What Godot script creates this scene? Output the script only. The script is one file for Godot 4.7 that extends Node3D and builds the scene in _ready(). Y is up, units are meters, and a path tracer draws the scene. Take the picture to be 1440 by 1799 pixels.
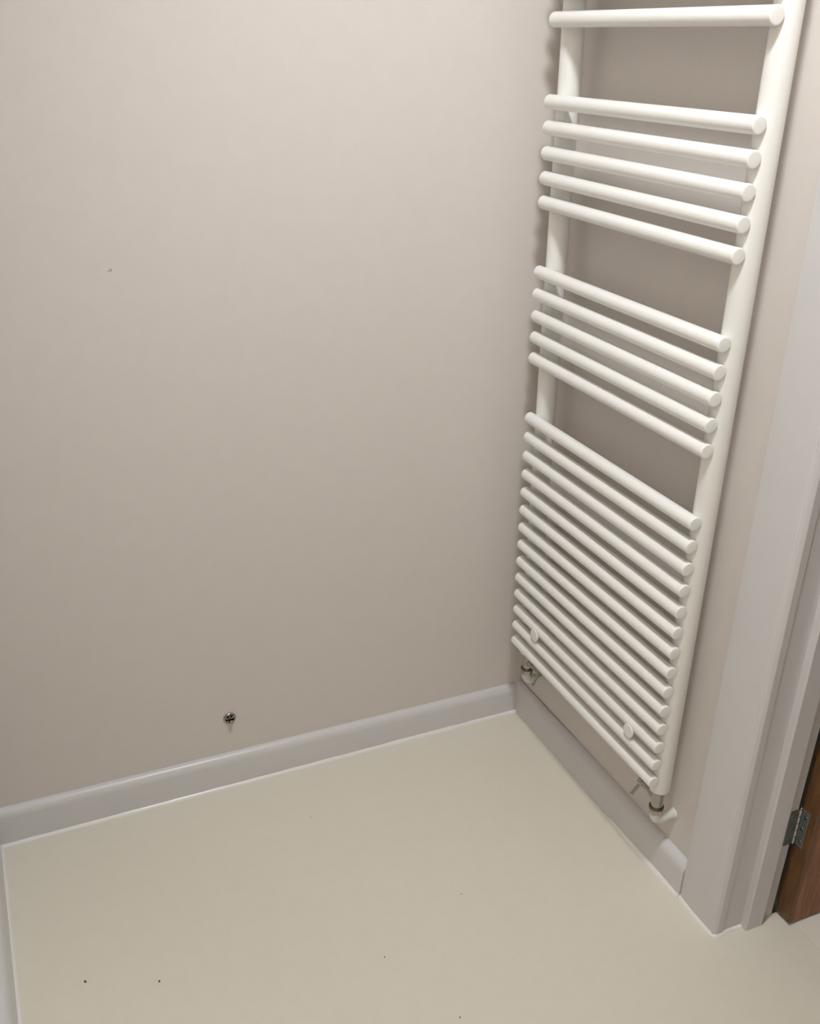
extends Node3D
# A corner of a small room: plain painted walls, cream sheet floor, white ladder towel radiator, open doorway.
# Metres; the corner of the back wall (z = 0) and the right wall (x = 0) stands at the origin, the room lies at x < 0, z > 0.

const ROOM_W := 1.1674
const ROOM_D := 2.35
const ROOM_H := 2.45
const WALL := 0.112
const T := 0.016          # skirting thickness

var M := {}

# ---------------------------------------------------------------- helpers
func tag(o, label := "", category := "", group := "", kind := ""):
	if label != "": o.set_meta("label", label)
	if category != "": o.set_meta("category", category)
	if group != "": o.set_meta("group", group)
	if kind != "": o.set_meta("kind", kind)
	return o

func base(called: String, at: Vector3, turn := 0.0) -> Node3D:
	var o := Node3D.new()
	o.name = called
	add_child(o, true)
	o.position = at
	o.rotation.y = turn
	return o

func put(called: String, mesh: Mesh, m: Material, parent: Node, at := Vector3.ZERO) -> MeshInstance3D:
	var o := MeshInstance3D.new()
	o.name = called
	o.mesh = mesh
	o.material_override = m
	o.position = at
	o.cast_shadow = GeometryInstance3D.SHADOW_CASTING_SETTING_ON
	parent.add_child(o, true)
	return o

func structure(called: String, mesh: Mesh, m: Material, label: String) -> MeshInstance3D:
	var o := put(called, mesh, m, self)
	var what := called.get_slice("_", 0)
	tag(o, label, "skirting board" if what == "baseboard" else what, "", "structure")
	return o

func st_new() -> SurfaceTool:
	var st := SurfaceTool.new()
	st.begin(Mesh.PRIMITIVE_TRIANGLES)
	return st

func tri(st: SurfaceTool, a: Vector3, b: Vector3, c: Vector3, na: Vector3, nb: Vector3, nc: Vector3):
	var g := (b - a).cross(c - a)
	if g.length_squared() < 1e-20: return
	if g.dot(na + nb + nc) > 0.0:      # front faces run clockwise
		var t := b; b = c; c = t
		var tn := nb; nb = nc; nc = tn
	st.set_normal(na); st.add_vertex(a)
	st.set_normal(nb); st.add_vertex(b)
	st.set_normal(nc); st.add_vertex(c)

# A skin over a row of rings (each ring a closed loop of points), with capped ends; edges sharper than crease stay sharp.
func loft(st: SurfaceTool, rings: Array, crease := 40.0, caps := true, loop := false):
	var nr: int = rings.size()
	var n: int = rings[0].size()
	var last: int = nr if loop else nr - 1
	var cen := Vector3.ZERO
	for r in rings:
		for p in r: cen += p
	cen /= float(nr * n)
	var fn := []
	var sense := 0.0
	for i in last:
		var row := []
		for j in n:
			var a: Vector3 = rings[i][j]
			var b: Vector3 = rings[i][(j + 1) % n]
			var c: Vector3 = rings[(i + 1) % nr][(j + 1) % n]
			var d: Vector3 = rings[(i + 1) % nr][j]
			var g := (c - a).cross(d - b)
			# local centre: the middle of the two rings, so that bent tubes read right
			var lc := Vector3.ZERO
			for k in n: lc += rings[i][k] + rings[(i + 1) % nr][k]
			lc /= float(2 * n)
			sense += g.dot((a + b + c + d) * 0.25 - lc)
			row.append(g.normalized())
		fn.append(row)
	if sense < 0.0:
		for i in last:
			for j in n: fn[i][j] = -fn[i][j]
	var lim := cos(deg_to_rad(crease))
	for i in last:
		for j in n:
			var own: Vector3 = fn[i][j]
			var ns := []
			for q in [[0, 0], [0, 1], [1, 1], [1, 0]]:
				var acc := Vector3.ZERO
				for di in [q[0] - 1, q[0]]:
					for dj in [q[1] - 1, q[1]]:
						var ii: int = i + di
						if loop: ii = posmod(ii, last)
						if ii < 0 or ii >= last: continue
						var f: Vector3 = fn[ii][posmod(j + dj, n)]
						if f.dot(own) > lim: acc += f
				ns.append(acc.normalized() if acc.length() > 1e-6 else own)
			var a: Vector3 = rings[i][j]
			var b: Vector3 = rings[i][(j + 1) % n]
			var c: Vector3 = rings[(i + 1) % nr][(j + 1) % n]
			var d: Vector3 = rings[(i + 1) % nr][j]
			tri(st, a, b, c, ns[0], ns[1], ns[2])
			tri(st, a, c, d, ns[0], ns[2], ns[3])
	if caps and not loop:
		for e in [0, nr - 1]:
			var r = rings[e]
			var o = rings[1] if e == 0 else rings[nr - 2]
			var c := Vector3.ZERO
			var c2 := Vector3.ZERO
			for p in r: c += p
			for p in o: c2 += p
			c /= float(n); c2 /= float(n)
			var nn := Vector3.ZERO
			for j in n: nn += (r[j] - c).cross(r[(j + 1) % n] - c)
			nn = nn.normalized()
			if nn.dot(c - c2) < 0.0: nn = -nn
			for j in n: tri(st, c, r[j], r[(j + 1) % n], nn, nn, nn)

# Turned shape: prof is a list of (radius, height) along axis from origin o.
func lathe(st: SurfaceTool, prof: Array, o: Vector3, axis: Vector3, seg := 32, crease := 40.0):
	axis = axis.normalized()
	var u := axis.cross(Vector3.UP if absf(axis.y) < 0.9 else Vector3.RIGHT).normalized()
	var v := axis.cross(u).normalized()
	var rings := []
	for p in prof:
		var r := PackedVector3Array()
		for k in seg:
			var a := TAU * k / seg
			r.append(o + axis * p[1] + (u * cos(a) + v * sin(a)) * maxf(p[0], 0.00002))
		rings.append(r)
	loft(st, rings, crease)

# Round tube along a row of points.
func tube(st: SurfaceTool, pts: Array, radius: float, seg := 20):
	var rings := []
	var u := Vector3.ZERO
	for i in pts.size():
		var d: Vector3 = (pts[mini(i + 1, pts.size() - 1)] - pts[maxi(i - 1, 0)]).normalized()
		if u == Vector3.ZERO: u = d.cross(Vector3.UP if absf(d.y) < 0.9 else Vector3.RIGHT)
		u = (u - d * u.dot(d)).normalized()
		var v := d.cross(u)
		var r := PackedVector3Array()
		for k in seg:
			var a := TAU * k / seg
			r.append(pts[i] + (u * cos(a) + v * sin(a)) * radius)
		rings.append(r)
	loft(st, rings, 50.0)

# Box with chamfered long edges: lo..hi, chamfer e on all edges seen along the longest axis.
func box(st: SurfaceTool, lo: Vector3, hi: Vector3, e := 0.0):
	var s := hi - lo
	var ax := s.max_axis_index()
	var b := (ax + 1) % 3
	var c := (ax + 2) % 3
	var loop := []
	if e <= 0.0:
		loop = [[lo[b], lo[c]], [hi[b], lo[c]], [hi[b], hi[c]], [lo[b], hi[c]]]
	else:
		loop = [[lo[b] + e, lo[c]], [hi[b] - e, lo[c]], [hi[b], lo[c] + e], [hi[b], hi[c] - e],
			[hi[b] - e, hi[c]], [lo[b] + e, hi[c]], [lo[b], hi[c] - e], [lo[b], lo[c] + e]]
	var rings := []
	for t in [lo[ax], hi[ax]]:
		var r := PackedVector3Array()
		for p in loop:
			var q := Vector3.ZERO
			q[ax] = t; q[b] = p[0]; q[c] = p[1]
			r.append(q)
		rings.append(r)
	loft(st, rings, 20.0)

func box_mesh(lo: Vector3, hi: Vector3, e := 0.0) -> ArrayMesh:
	var st := st_new()
	box(st, lo, hi, e)
	return st.commit()

# ---------------------------------------------------------------- materials
func noise_tex(freq: float, seed_: int, ramp: Gradient, normal := false, bump := 1.0, octaves := 4) -> NoiseTexture2D:
	var n := FastNoiseLite.new()
	n.noise_type = FastNoiseLite.TYPE_SIMPLEX_SMOOTH
	n.seed = seed_
	n.frequency = freq
	n.fractal_octaves = octaves
	var t := NoiseTexture2D.new()
	t.width = 512; t.height = 512
	t.seamless = true
	t.noise = n
	t.as_normal_map = normal
	t.bump_strength = bump
	if ramp != null: t.color_ramp = ramp
	return t

func two(a: Color, b: Color) -> Gradient:
	var g := Gradient.new()
	g.offsets = PackedFloat32Array([0.25, 0.75])
	g.colors = PackedColorArray([a, b])
	return g

func paint(c: Color, rough: float, relief := 0.0, scale := 1.0, seed_ := 1) -> StandardMaterial3D:
	var m := StandardMaterial3D.new()
	m.albedo_color = Color.WHITE
	m.roughness = rough
	m.uv1_triplanar = true
	m.uv1_world_triplanar = true
	m.uv1_scale = Vector3.ONE * scale
	m.albedo_texture = noise_tex(0.012, seed_, two(c.darkened(0.005), c.lightened(0.005)))
	if relief > 0.0:
		m.normal_enabled = true
		m.normal_texture = noise_tex(0.06, seed_ + 7, null, true, 2.0, 3)
		m.normal_scale = relief
	return m

func plain(c: Color, rough: float, metal := 0.0) -> StandardMaterial3D:
	var m := StandardMaterial3D.new()
	m.albedo_color = c
	m.roughness = rough
	m.metallic = metal
	return m

func wood(a: Color, b: Color, seed_: int) -> StandardMaterial3D:
	var m := StandardMaterial3D.new()
	m.uv1_triplanar = true
	m.uv1_world_triplanar = true
	m.uv1_scale = Vector3(9.0, 0.9, 9.0)
	m.albedo_texture = noise_tex(0.02, seed_, two(a, b), false, 1.0, 5)
	m.roughness = 0.42
	m.normal_enabled = true
	m.normal_texture = noise_tex(0.05, seed_ + 3, null, true, 1.0, 4)
	m.normal_scale = 0.25
	return m

func make_materials():
	M.wall = paint(Color(0.850, 0.825, 0.804), 0.62, 0.04, 3.0, 11)
	M.ceiling = paint(Color(0.93, 0.925, 0.91), 0.8, 0.06, 3.0, 21)
	M.floor = paint(Color(0.885, 0.866, 0.808), 0.40, 0.03, 4.0, 31)
	M.hall_floor = paint(Color(0.90, 0.88, 0.84), 0.45, 0.05, 4.0, 36)
	M.gloss = paint(Color(0.843, 0.838, 0.842), 0.30, 0.03, 2.0, 41)
	M.sealant = plain(Color(0.93, 0.925, 0.915), 0.25)
	M.enamel = plain(Color(0.945, 0.945, 0.932), 0.34)
	M.chrome = plain(Color(0.68, 0.675, 0.66), 0.16, 1.0)
	M.brushed = plain(Color(0.55, 0.55, 0.54), 0.35, 1.0)
	M.brass = plain(Color(0.50, 0.43, 0.33), 0.32, 1.0)
	M.rubber = plain(Color(0.06, 0.055, 0.05), 0.7)
	M.bore = plain(Color(0.24, 0.22, 0.20), 0.6)
	M.pipe = plain(Color(0.87, 0.875, 0.85), 0.4)
	M.steel = plain(Color(0.47, 0.49, 0.48), 0.5, 0.55)
	M.wood_face = wood(Color(0.49, 0.30, 0.155), Color(0.60, 0.385, 0.205), 51)
	M.wood_edge = wood(Color(0.375, 0.265, 0.155), Color(0.45, 0.315, 0.185), 61)
	M.dirt = plain(Color(0.33, 0.29, 0.24), 0.9)
	M.scuff = plain(Color(0.70, 0.67, 0.635), 0.8)
	M.lens = plain(Color(0.95, 0.95, 0.93), 0.5)
	M.lens.emission_enabled = true
	M.lens.emission = Color(1.0, 0.985, 0.965)
	M.lens.emission_energy_multiplier = 2.0

# ---------------------------------------------------------------- the room
func build_lights():
	# two adjustable ceiling spotlights: one tilted towards the corner with the radiator, one turned to the opposite wall
	spotlight(Vector3(-0.58, ROOM_H, 1.00), Vector3(0.23, -1.0, -0.34), 1.75, Color(0.98, 0.99, 1.0), "white adjustable ceiling spotlight tilted towards the radiator corner")
	spotlight(Vector3(-0.35, ROOM_H, 1.60), Vector3(-1.35, -1.0, 0.20), 3.55, Color(1.0, 0.98, 0.94), "white adjustable ceiling spotlight turned to the wall opposite the radiator")

func spotlight(at: Vector3, towards: Vector3, power: float, tint: Color, label: String):
	var aim := towards.normalized()
	var o := base("ceiling_spotlight", at)
	tag(o, label, "spotlight", "ceiling spotlights")
	var st := st_new()
	lathe(st, [[0.0, 0.0], [0.085, 0.0], [0.088, 0.003], [0.086, 0.010], [0.0, 0.011]], Vector3.ZERO, Vector3.DOWN, 40)
	put("ceiling_plate", st.commit(), M.enamel, o)
	var head := Vector3(0.0, -0.052, 0.0)      # centre of the head
	st = st_new()
	lathe(st, [[0.0, -0.030], [0.050, -0.030], [0.066, -0.018], [0.075, 0.012], [0.075, 0.022], [0.070, 0.022], [0.068, 0.014], [0.0, 0.014]], head, aim, 40)
	put("head", st.commit(), M.enamel, o)
	st = st_new()
	lathe(st, [[0.0, 0.0], [0.067, 0.0], [0.067, 0.003], [0.0, 0.004]], head + aim * 0.015, aim, 40)
	put("lens", st.commit(), M.lens, o)
	st = st_new()
	tube(st, [Vector3(0, -0.008, 0), head - aim * 0.020], 0.012, 16)
	put("swivel", st.commit(), M.enamel, o)
	var l := SpotLight3D.new()
	l.name = "lamp"
	l.spot_angle = 56.0
	l.spot_angle_attenuation = 1.0
	l.spot_range = 8.0
	l.spot_attenuation = 2.0
	l.light_size = 0.09
	l.light_energy = power
	l.light_color = tint
	l.shadow_enabled = true
	o.add_child(l, true)
	l.position = head + aim * 0.095
	l.look_at_from_position(l.position + o.position, l.position + o.position + aim, Vector3.BACK)

func build_shell():
	var x0 := -ROOM_W
	var o: MeshInstance3D
	# sheet floor of the room, up to the middle of the doorway threshold
	var st := st_new()
	box(st, Vector3(x0 - WALL, -0.06, -WALL), Vector3(0.0, 0.0, ROOM_D + WALL))
	box(st, Vector3(0.0, -0.06, 0.7395), Vector3(0.138, 0.0, 1.502))
	structure("floor", st.commit(), M.floor, "smooth cream sheet floor of the small room")
	structure("floor_hall", box_mesh(Vector3(0.138, -0.06, -0.6), Vector3(1.7, 0.0006, 2.6)), M.hall_floor, "pale floor beyond the doorway under the brown door")
	var wb := structure("wall_back", box_mesh(Vector3(x0 - WALL, 0.0, -WALL), Vector3(0.0, ROOM_H, 0.0)), M.wall, "plain beige painted wall with the small chrome fitting")
	structure("wall_left", box_mesh(Vector3(x0 - WALL, 0.0, 0.0), Vector3(x0, ROOM_H, ROOM_D)), M.wall, "plain beige painted wall beside the narrow strip of skirting")
	structure("wall_front", box_mesh(Vector3(x0 - WALL, 0.0, ROOM_D), Vector3(WALL, ROOM_H, ROOM_D + WALL)), M.wall, "plain beige painted wall opposite the chrome fitting")
	st = st_new()
	box(st, Vector3(0.0, 0.0, -WALL), Vector3(WALL, ROOM_H, 0.715))
	box(st, Vector3(0.0, 2.025, 0.715), Vector3(WALL, ROOM_H, 1.527))
	box(st, Vector3(0.0, 0.0, 1.527), Vector3(WALL, ROOM_H, ROOM_D))
	structure("wall_right", st.commit(), M.wall, "beige painted wall carrying the white radiator and the doorway")
	structure("ceiling", box_mesh(Vector3(x0 - WALL, ROOM_H, -WALL), Vector3(1.7, ROOM_H + 0.1, 2.6)), M.ceiling, "white painted ceiling over room and hall")
	# the unlit hall beyond the doorway
	structure("wall_hall_far", box_mesh(Vector3(1.6, 0.0, -0.6), Vector3(1.7, ROOM_H, 2.6)), M.wall, "beige hall wall facing the doorway")
	structure("wall_hall_end", box_mesh(Vector3(WALL, 0.0, -0.7), Vector3(1.7, ROOM_H, -0.6)), M.wall, "beige hall wall behind the open door")
	structure("wall_hall_side", box_mesh(Vector3(WALL, 0.0, 2.5), Vector3(1.7, ROOM_H, 2.6)), M.wall, "beige hall wall before the open door")
	structure("wall_hall_back", box_mesh(Vector3(0.0, 0.0, -0.7), Vector3(WALL, ROOM_H, -WALL)), M.wall, "beige hall wall continuing behind the radiator corner")
	# a small rub in the paint of the back wall
	st = st_new()
	lathe(st, [[0.0, 0.0], [0.0022, 0.0002], [0.0012, 0.0005], [0.0, 0.0006]], Vector3(-0.7835, 1.0538, 0.0), Vector3.BACK, 7)
	lathe(st, [[0.0, 0.0], [0.0014, 0.0002], [0.0008, 0.0004], [0.0, 0.0005]], Vector3(-0.7875, 1.0522, 0.0), Vector3.BACK, 6)
	put("scuff_mark", st.commit(), M.scuff, wb)

# profile of a round-topped skirting: (distance from the wall, height)
func skirting_profile(h: float, t: float, gap: float) -> Array:
	var p := [[gap, 0.0], [t, 0.0]]
	var r := t - gap - 0.001
	var up := 0.019
	for k in 9:
		var a := PI / 2 * k / 8.0
		p.append([gap + 0.001 + r * cos(a), h - up + up * sin(a)])
	p.append([gap, h])
	return p

func bead_profile(t: float, r: float) -> Array:
	var p := [[t - 0.001, 0.0], [t - 0.001, r * 1.15]]
	for k in 5:
		var a := PI / 2 * k / 4.0
		p.append([t + r * (1.0 - sin(a)) * 0.55 + r * 0.45 * cos(a), r * (1.0 - cos(a)) * -0.0 + r * 1.1 * cos(a) * (0.65 + 0.35 * cos(a))])
	p.append([t + r * 0.9, 0.0])
	return p

func build_skirting():
	var x0 := -ROOM_W
	# back wall: the board stands a little taller above the floor at the far left
	var rings := []
	for e in [[x0, 0.083], [-T, 0.0715]]:
		var r := PackedVector3Array()
		for p in skirting_profile(e[1], T, 0.0): r.append(Vector3(e[0], p[1], p[0]))
		rings.append(r)
	var st := st_new()
	loft(st, rings, 30.0)
	var b := structure("baseboard_back", st.commit(), M.gloss, "white round-topped skirting below the chrome wall fitting")
	put("sealant_bead", bead_run([Vector3(x0 + T, 0, 0), Vector3(-T, 0, 0)], Vector3.BACK, T, 0.0055), M.sealant, b)
	# right wall: bowed off the wall near the corner, so that a thin gap opens behind it
	rings = []
	for e in [[0.0, 0.0010], [0.05, 0.0022], [0.12, 0.0024], [0.20, 0.0016], [0.30, 0.0004], [0.42, 0.0], [0.6412, 0.0]]:
		var r := PackedVector3Array()
		for p in skirting_profile(0.0765, 0.0180, e[1]): r.append(Vector3(-p[0], p[1], e[0]))
		rings.append(r)
	st = st_new()
	loft(st, rings, 30.0)
	b = structure("baseboard_right", st.commit(), M.gloss, "white round-topped skirting under the radiator, ending at the door frame")
	put("sealant_bead", bead_run([Vector3(0, 0, 0.40), Vector3(0, 0, 0.6412)], Vector3.LEFT, 0.0180, 0.0060, 0.15), M.sealant, b)
	rings = []
	for e in [[1.60, 0.0], [ROOM_D, 0.0]]:
		var r := PackedVector3Array()
		for p in skirting_profile(0.0765, 0.0185, 0.0): r.append(Vector3(-p[0], p[1], e[0]))
		rings.append(r)
	st = st_new()
	loft(st, rings, 30.0)
	structure("baseboard_doorway", st.commit(), M.gloss, "white skirting on the far side of the doorway")
	rings = []
	for z in [T, ROOM_D]:
		var r := PackedVector3Array()
		for p in skirting_profile(0.083, T, 0.0): r.append(Vector3(x0 + p[0], p[1], z))
		rings.append(r)
	st = st_new()
	loft(st, rings, 30.0)
	b = structure("baseboard_left", st.commit(), M.gloss, "white skirting along the wall opposite the radiator")
	put("sealant_bead", bead_run([Vector3(x0, 0, T), Vector3(x0, 0, ROOM_D)], Vector3.RIGHT, T, 0.0055), M.sealant, b)

func bead_run(pts: Array, out: Vector3, t: float, r: float, start := 1.0) -> ArrayMesh:
	# a hand-laid bead: its width wavers a little along the run
	var rng := RandomNumberGenerator.new()
	rng.seed = 77
	var rings := []
	var n := 40
	for i in n + 1:
		var c: Vector3 = pts[0].lerp(pts[1], float(i) / n)
		var w := r * rng.randf_range(0.85, 1.15) * lerpf(start, 1.0, minf(1.0, 2.0 * i / n))
		var ring := PackedVector3Array()
		for q in [[-0.001, -0.0005], [-0.001, w * 1.1], [w * 0.18, w * 1.0], [w * 0.5, w * 0.72], [w * 0.8, w * 0.4], [w, 0.0008], [w, -0.0005]]:
			ring.append(c + out * (t + q[0]) + Vector3.UP * q[1])
		rings.append(ring)
	var st := st_new()
	loft(st, rings, 50.0)
	return st.commit()

func build_doorway():
	# flat architrave with a rounded inner edge
	var zl := 0.6418
	var zr := 0.7425
	var prof := [[0.0, zl], [-0.0140, zl], [-0.0152, zl + 0.0012], [-0.0178, zl + 0.036], [-0.0180, zl + 0.060], [-0.0180, zr - 0.0125],
		[-0.0173, zr - 0.0110], [-0.0173, zr - 0.0095], [-0.0182, zr - 0.0080], [-0.0180, zr - 0.0040], [-0.0150, zr - 0.0015], [-0.0120, zr], [0.0, zr]]
	var a: MeshInstance3D
	var st := st_new()
	var rings := []
	for y in [0.0, 2.11]:
		var r := PackedVector3Array()
		for p in prof: r.append(Vector3(p[0], y, p[1]))
		rings.append(r)
	loft(st, rings, 24.0)
	a = structure("trim_1", st.commit(), M.gloss, "tall white painted architrave between radiator and doorway")
	# white bead along the foot of the architrave and round its corner
	st = st_new()
	rings = []
	for q in [[Vector3(-0.0152, 0, zl - 0.001), Vector3(-1, 0, 0)], [Vector3(-0.0176, 0, zl + 0.05), Vector3(-1, 0, 0)], [Vector3(-0.0176, 0, zr - 0.008), Vector3(-1, 0, 0.0)],
			[Vector3(-0.014, 0, zr - 0.001), Vector3(-0.8, 0, 0.8)], [Vector3(-0.008, 0, zr - 0.0005), Vector3(0, 0, 1)], [Vector3(0.042, 0, zr - 0.002), Vector3(0, 0, 1)]]:
		var r := PackedVector3Array()
		var w := 0.0048
		for k in [[-0.002, -0.0005], [-0.002, w * 1.2], [w * 0.2, w * 1.05], [w * 0.55, w * 0.7], [w * 0.9, w * 0.3], [w, -0.0005]]:
			r.append(q[0] + q[1] * k[0] + Vector3.UP * k[1])
		rings.append(r)
	loft(st, rings, 50.0)
	put("sealant_bead", st.commit(), M.sealant, a)
	st = st_new()
	box(st, Vector3(-0.016, 2.022, zr - 0.004), Vector3(0.0, 2.11, 1.60), 0.003)
	structure("trim_2", st.commit(), M.gloss, "white painted architrave across the top of the doorway")
	structure("trim_3", box_mesh(Vector3(-0.016, 0.0, 1.4985), Vector3(0.0, 2.022, 1.60), 0.003), M.gloss, "tall white painted architrave on the far side of the doorway")
	# the door lining: jamb with planted stop, hinge side; head; latch side
	var f := base("trim_4", Vector3.ZERO)
	tag(f, "white painted door lining with planted stop inside the doorway", "door frame", "", "structure")
	st = st_new()
	box(st, Vector3(-0.0005, 0.0, 0.714), Vector3(0.1130, 2.022, 0.7398), 0.0015)
	put("jamb", st.commit(), M.gloss, f)
	st = st_new()
	box(st, Vector3(0.042, 0.0, 0.7380), Vector3(0.080, 2.010, 0.7535), 0.0018)
	put("door_stop", st.commit(), M.gloss, f)
	put("head", box_mesh(Vector3(-0.0005, 2.002, 0.7398), Vector3(0.113, 2.026, 1.5025), 0.0015), M.gloss, f)
	put("jamb", box_mesh(Vector3(-0.0005, 0.0, 1.5025), Vector3(0.113, 2.026, 1.528), 0.0015), M.gloss, f)
	put("door_stop", box_mesh(Vector3(0.042, 0.0, 1.4885), Vector3(0.080, 2.002, 1.5030), 0.0018), M.gloss, f)
	# the open door
	var dx := 0.1205
	var dz := 0.7385
	var d := base("door_1", Vector3(dx, 0.008, dz))
	tag(d, "brown wooden door standing open beyond the white frame", "door", "", "structure")
	put("leaf", box_mesh(Vector3(0.006, 0.0, 0.0), Vector3(0.760, 1.975, 0.0352), 0.0008), M.wood_face, d)
	put("lipping", box_mesh(Vector3(0.0, 0.0, 0.0), Vector3(0.0062, 1.975, 0.0356), 0.001), M.wood_edge, d)
	for y in [0.164, 1.70]:
		var h := base_child("hinge", Vector3(0.0, y, 0.0), d)
		tag(h, "galvanised steel butt hinge")
		put("frame_leaf", box_mesh(Vector3(-0.0245, 0.0, 0.0010), Vector3(-0.0025, 0.076, 0.0030), 0.0006), M.steel, h)
		put("door_leaf", box_mesh(Vector3(-0.0016, 0.0, 0.002), Vector3(0.0003, 0.076, 0.0205), 0.0006), M.steel, h)
		st = st_new()
		for k in 5:
			lathe(st, [[0.0, 0.0], [0.0038, 0.0], [0.0042, 0.0006], [0.0042, 0.0142], [0.0038, 0.0148], [0.0, 0.0148]], Vector3(-0.0030, k * 0.0152, 0.0015), Vector3.UP, 16)
		lathe(st, [[0.0, 0.075], [0.0028, 0.076], [0.0030, 0.0775], [0.0, 0.079]], Vector3(-0.0030, 0.0, 0.0015), Vector3.UP, 16)
		put("knuckle", st.commit(), M.chrome, h)
		for s in [[Vector3(-0.0016, 0.012, 0.0145), Vector3.LEFT], [Vector3(-0.0016, 0.038, 0.0115), Vector3.LEFT], [Vector3(-0.0016, 0.064, 0.0145), Vector3.LEFT],
				[Vector3(-0.0165, 0.012, 0.0030), Vector3.BACK], [Vector3(-0.0130, 0.038, 0.0030), Vector3.BACK], [Vector3(-0.0165, 0.064, 0.0030), Vector3.BACK]]:
			st = st_new()
			lathe(st, [[0.0, 0.0], [0.0034, 0.0], [0.0030, 0.0006], [0.0012, 0.0008], [0.0, 0.0003]], s[0], s[1], 14)
			put("screw", st.commit(), M.brushed, h)

func base_child(called: String, at: Vector3, parent: Node) -> Node3D:
	var o := Node3D.new()
	o.name = called
	o.position = at
	parent.add_child(o, true)
	return o

# ---------------------------------------------------------------- the radiator
const BAR_R := 0.01094
const PITCH := 0.03813
const BAR_Y := 0.2453
const BAR_L := 0.5112
const RAD_X := -0.0650
const RAD_Z := 0.0752
const COL_X := 0.0261     # columns stand this far behind the bars
const COL_R := 0.0182
const COL_IN := 0.0143
const COL_BOTTOM := 0.2125

func build_radiator():
	var o := base("towel_radiator", Vector3(RAD_X, 0.0, RAD_Z), -0.0081)
	tag(o, "white tubular ladder towel radiator with groups of round bars, hung on the wall", "radiator")
	var top := BAR_Y + 34 * PITCH + 0.022
	for z in [COL_IN, BAR_L - COL_IN]:
		var st := st_new()
		lathe(st, [[0.0, COL_BOTTOM], [COL_R - 0.0022, COL_BOTTOM], [COL_R - 0.0006, COL_BOTTOM + 0.0007], [COL_R, COL_BOTTOM + 0.0025],
			[COL_R, top - 0.004], [COL_R - 0.002, top - 0.001], [COL_R - 0.005, top], [0.0, top]], Vector3(COL_X, 0.0, z), Vector3.UP, 48, 30.0)
		put("upright", st.commit(), M.enamel, o)
	# one bar, its ends closed with slightly rounded caps
	var sb := st_new()
	var e := 0.0016
	lathe(sb, [[0.0, 0.0002], [BAR_R - e - 0.0006, 0.0], [BAR_R - e, 0.0001], [BAR_R - e * 0.35, e * 0.35], [BAR_R, e], [BAR_R, BAR_L - e], [BAR_R - e * 0.35, BAR_L - e * 0.35],
		[BAR_R - e, BAR_L - 0.0001], [BAR_R - e - 0.0006, BAR_L], [0.0, BAR_L - 0.0002]], Vector3.ZERO, Vector3.BACK, 40, 28.0)
	var bar := sb.commit()
	var steps := []
	for k in range(0, 14): steps.append(k)
	for k in range(16, 21): steps.append(k)
	for k in range(23, 28): steps.append(k)
	for k in range(30, 35): steps.append(k)
	for k in steps: put("bar", bar, M.enamel, o, Vector3(0.0, BAR_Y + k * PITCH, 0.0))
	# wall brackets with round covers clamped over two bars
	for p in [[0.0946, 0.3113], [0.4355, 0.3092], [0.0946, BAR_Y + 31.5 * PITCH], [0.4355, BAR_Y + 31.5 * PITCH]]:
		var br := base_child("wall_bracket", Vector3(0.0, p[1], p[0]), o)
		var st := st_new()
		lathe(st, [[0.0, 0.0], [0.0128, 0.0], [0.0134, 0.0007], [0.0134, 0.0025], [0.0126, 0.0038], [0.0, 0.0040]], Vector3(-0.0085, 0.0, 0.0), Vector3.LEFT, 36, 30.0)
		put("cover", st.commit(), M.enamel, br)
		st = st_new()
		lathe(st, [[0.0, 0.0], [0.0068, 0.0], [0.0068, 0.062], [0.0150, 0.062], [0.0150, 0.0715], [0.0, 0.0715]], Vector3(-0.0085, 0.0, 0.0), Vector3.RIGHT, 24, 30.0)
		put("stem", st.commit(), M.enamel, br)

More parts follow.
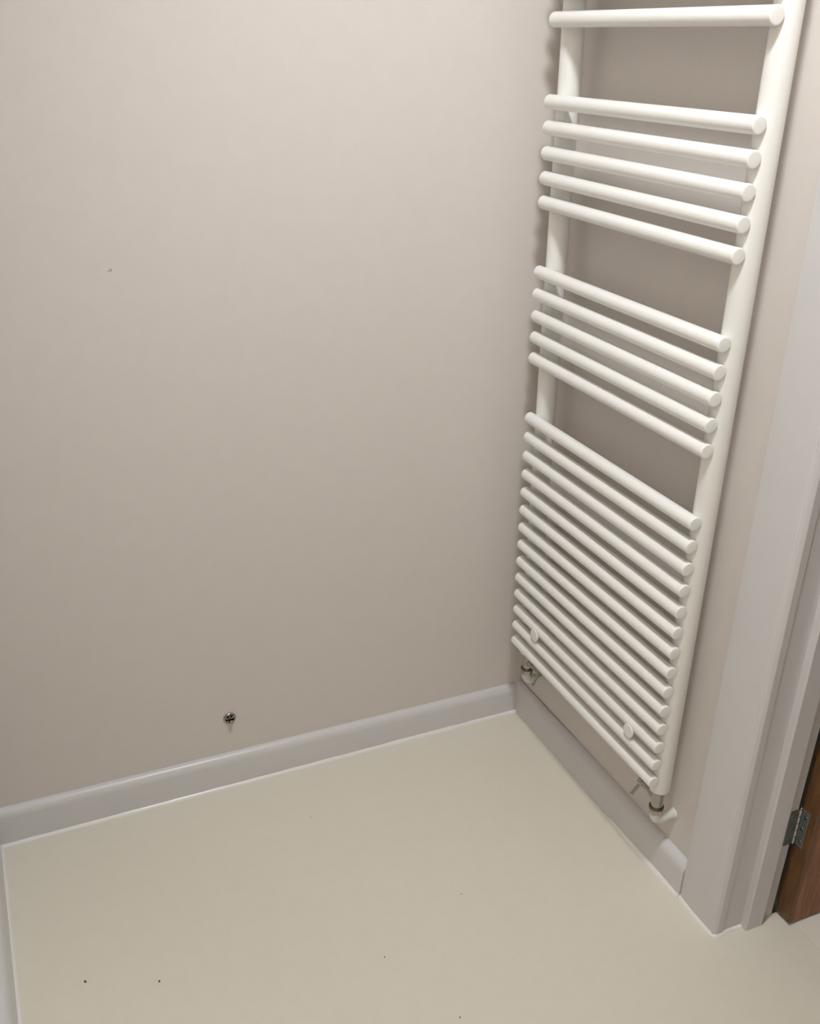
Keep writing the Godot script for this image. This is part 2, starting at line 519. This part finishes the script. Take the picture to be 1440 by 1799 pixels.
func build_valve(z: float, inward: float, label: String):
	# z along the radiator; inward is +1 where the spindle points towards the door frame, -1 towards the corner
	var ang := -0.0081
	var x := RAD_X + COL_X * cos(ang) + z * sin(ang)
	var zz := RAD_Z + z * cos(ang)
	var o := base("radiator_valve", Vector3(x, 0.0, zz))
	tag(o, label, "valve", "valves of the towel radiator")
	var cb := COL_BOTTOM
	var st := st_new()
	lathe(st, [[0.0, cb], [0.0145, cb], [0.0145, cb - 0.0022], [0.0, cb - 0.0022]], Vector3.ZERO, Vector3.UP, 28)
	put("washer", st.commit(), M.rubber, o)
	st = st_new()
	lathe(st, [[0.0, cb - 0.002], [0.0128, cb - 0.002], [0.0132, cb - 0.0035], [0.0122, cb - 0.0065], [0.0108, cb - 0.0075], [0.0108, cb - 0.0385], [0.0, cb - 0.0385]], Vector3.ZERO, Vector3.UP, 32)
	put("tail_piece", st.commit(), M.chrome, o)
	st = st_new()
	lathe(st, [[0.0, cb - 0.038], [0.0128, cb - 0.038], [0.0136, cb - 0.0390], [0.0136, cb - 0.0425], [0.0, cb - 0.0425]], Vector3.ZERO, Vector3.UP, 32)
	put("union_ring", st.commit(), M.brass, o)
	# six-sided union nut
	st = st_new()
	lathe(st, [[0.0, cb - 0.0425], [0.0120, cb - 0.0425], [0.0128, cb - 0.0440], [0.0120, cb - 0.0540], [0.0, cb - 0.0540]], Vector3.ZERO, Vector3.UP, 6, 10.0)
	put("union_nut", st.commit(), M.chrome, o)
	# pale elbow turning to the wall
	var pts := []
	pts.append(Vector3(0, cb - 0.052, 0))
	for k in 7:
		var a := PI / 2 * k / 6.0
		pts.append(Vector3(0.012 * (1.0 - cos(a)), cb - 0.060 - 0.012 * sin(a), 0))
	pts.append(Vector3(-x - 0.004, cb - 0.072, 0))
	st = st_new()
	tube(st, pts, 0.0098, 24)
	put("elbow_pipe", st.commit(), M.pipe, o)
	st = st_new()
	lathe(st, [[0.0, 0.0], [0.0112, 0.0], [0.0118, 0.0010], [0.0104, 0.0040], [0.0, 0.0040]], Vector3(-x - 0.0002, cb - 0.072, 0), Vector3.LEFT, 28)
	put("wall_collar", st.commit(), M.pipe, o)
	# spindle with its little lever
	var ys := cb - 0.0220
	st = st_new()
	var ax := Vector3(0, 0, inward)
	lathe(st, [[0.0, 0.006], [0.0085, 0.006], [0.0085, 0.018], [0.0062, 0.019], [0.0062, 0.044], [0.0075, 0.045], [0.0075, 0.054], [0.0, 0.055]], Vector3(0, ys, 0), ax, 24)
	put("spindle", st.commit(), M.chrome, o)
	st = st_new()
	tube(st, [Vector3(0.004, ys + 0.006, inward * 0.050), Vector3(-0.007, ys - 0.012, inward * 0.0515), Vector3(-0.016, ys - 0.026, inward * 0.053)], 0.0030, 14)
	put("lever", st.commit(), M.chrome, o)

# ---------------------------------------------------------------- small things
func build_wall_fitting():
	# a round chrome pipe fitting let into the back wall, its cross-shaped plug standing in a dark bore
	var o := base("wall_fitting", Vector3(-0.6796, 0.1634, 0.0))
	tag(o, "small round chrome plug fitting set in the plain wall above the skirting", "fitting")
	var st := st_new()
	var rings := []
	for p in [[0.0080, 0.0], [0.0128, 0.0], [0.0130, 0.0016], [0.0118, 0.0036], [0.0098, 0.0044], [0.0088, 0.0036], [0.0082, 0.0008]]:
		var r := PackedVector3Array()
		for k in 32:
			var a := TAU * k / 32
			r.append(Vector3(cos(a) * p[0], sin(a) * p[0], p[1]))
		rings.append(r)
	loft(st, rings, 45.0, false, true)
	put("collar", st.commit(), M.chrome, o)
	st = st_new()
	lathe(st, [[0.0, 0.0], [0.0090, 0.0], [0.0090, 0.0010], [0.0, 0.0012]], Vector3.ZERO, Vector3.BACK, 28)
	put("bore", st.commit(), M.bore, o)
	for k in 5:
		var a := TAU * k / 5 + 0.35
		st = st_new()
		var d := Vector3(cos(a), sin(a), 0)
		tube(st, [d * 0.002 + Vector3(0, 0, 0.0030), d * 0.0055 + Vector3(0, 0, 0.0042), d * 0.0090 + Vector3(0, 0, 0.0026)], 0.0013, 10)
		put("spoke", st.commit(), M.chrome, o)
	st = st_new()
	lathe(st, [[0.0, 0.0], [0.0046, 0.0], [0.0046, 0.0125], [0.0036, 0.0138], [0.0014, 0.0142], [0.0, 0.0120]], Vector3(0.0012, -0.0032, 0.0005), Vector3.BACK, 6, 12.0)
	put("plug", st.commit(), M.chrome, o)

func build_crumbs():
	var rng := RandomNumberGenerator.new()
	rng.seed = 5
	for p in [[-1.043, 0.405, 0.0021], [-0.929, 0.453, 0.0018], [-0.564, 0.555, 0.0013], [-0.497, 0.714, 0.0013], [-0.571, 0.1725, 0.0011], [-0.381, 0.4776, 0.0011]]:
		var o := MeshInstance3D.new()
		var st := st_new()
		var prof := []
		for k in 6:
			var a := PI * k / 5.0
			prof.append([p[2] * sin(a) * rng.randf_range(0.8, 1.2), p[2] * (1.0 - cos(a)) * 0.35])
		lathe(st, prof, Vector3.ZERO, Vector3.UP, 7, 20.0)
		o.mesh = st.commit()
		o.material_override = M.dirt
		o.name = "dirt_crumb"
		add_child(o, true)
		o.position = Vector3(p[0], 0.0, p[1])
		o.rotation.y = rng.randf() * TAU
		o.scale = Vector3(1.3, 1.0, 0.8)
		tag(o, "tiny dark crumb of dirt lying on the cream floor", "crumb", "crumbs on the floor")

func _ready():
	# camera
	var cam := Camera3D.new()
	cam.name = "camera"
	cam.keep_aspect = Camera3D.KEEP_HEIGHT
	var near := 0.05
	cam.set_frustum(1799.0 / 1731.55 * near, Vector2(0.0, 166.43 / 1731.55 * near), near, 50.0)
	cam.position = Vector3(-0.97990, 1.37281, 1.63717)
	cam.rotation = Vector3(deg_to_rad(-30.2601), deg_to_rad(-23.1757), 0.0)
	add_child(cam)
	cam.current = true
	# air: a closed room without daylight
	var we := WorldEnvironment.new()
	var env := Environment.new()
	env.background_mode = Environment.BG_COLOR
	env.background_color = Color(0.02, 0.02, 0.02)
	env.tonemap_mode = Environment.TONE_MAPPER_LINEAR
	env.tonemap_exposure = 1.0
	env.sdfgi_enabled = true
	env.ssao_enabled = true
	env.ssil_enabled = true
	we.environment = env
	we.name = "environment"
	add_child(we)
	make_materials()
	build_lights()
	build_shell()
	build_skirting()
	build_doorway()
	build_radiator()
	build_valve(COL_IN, 1.0, "chrome angle valve under the radiator upright in the room corner")
	build_valve(BAR_L - COL_IN, -1.0, "chrome angle valve under the radiator upright beside the door frame")
	build_wall_fitting()
	build_crumbs()
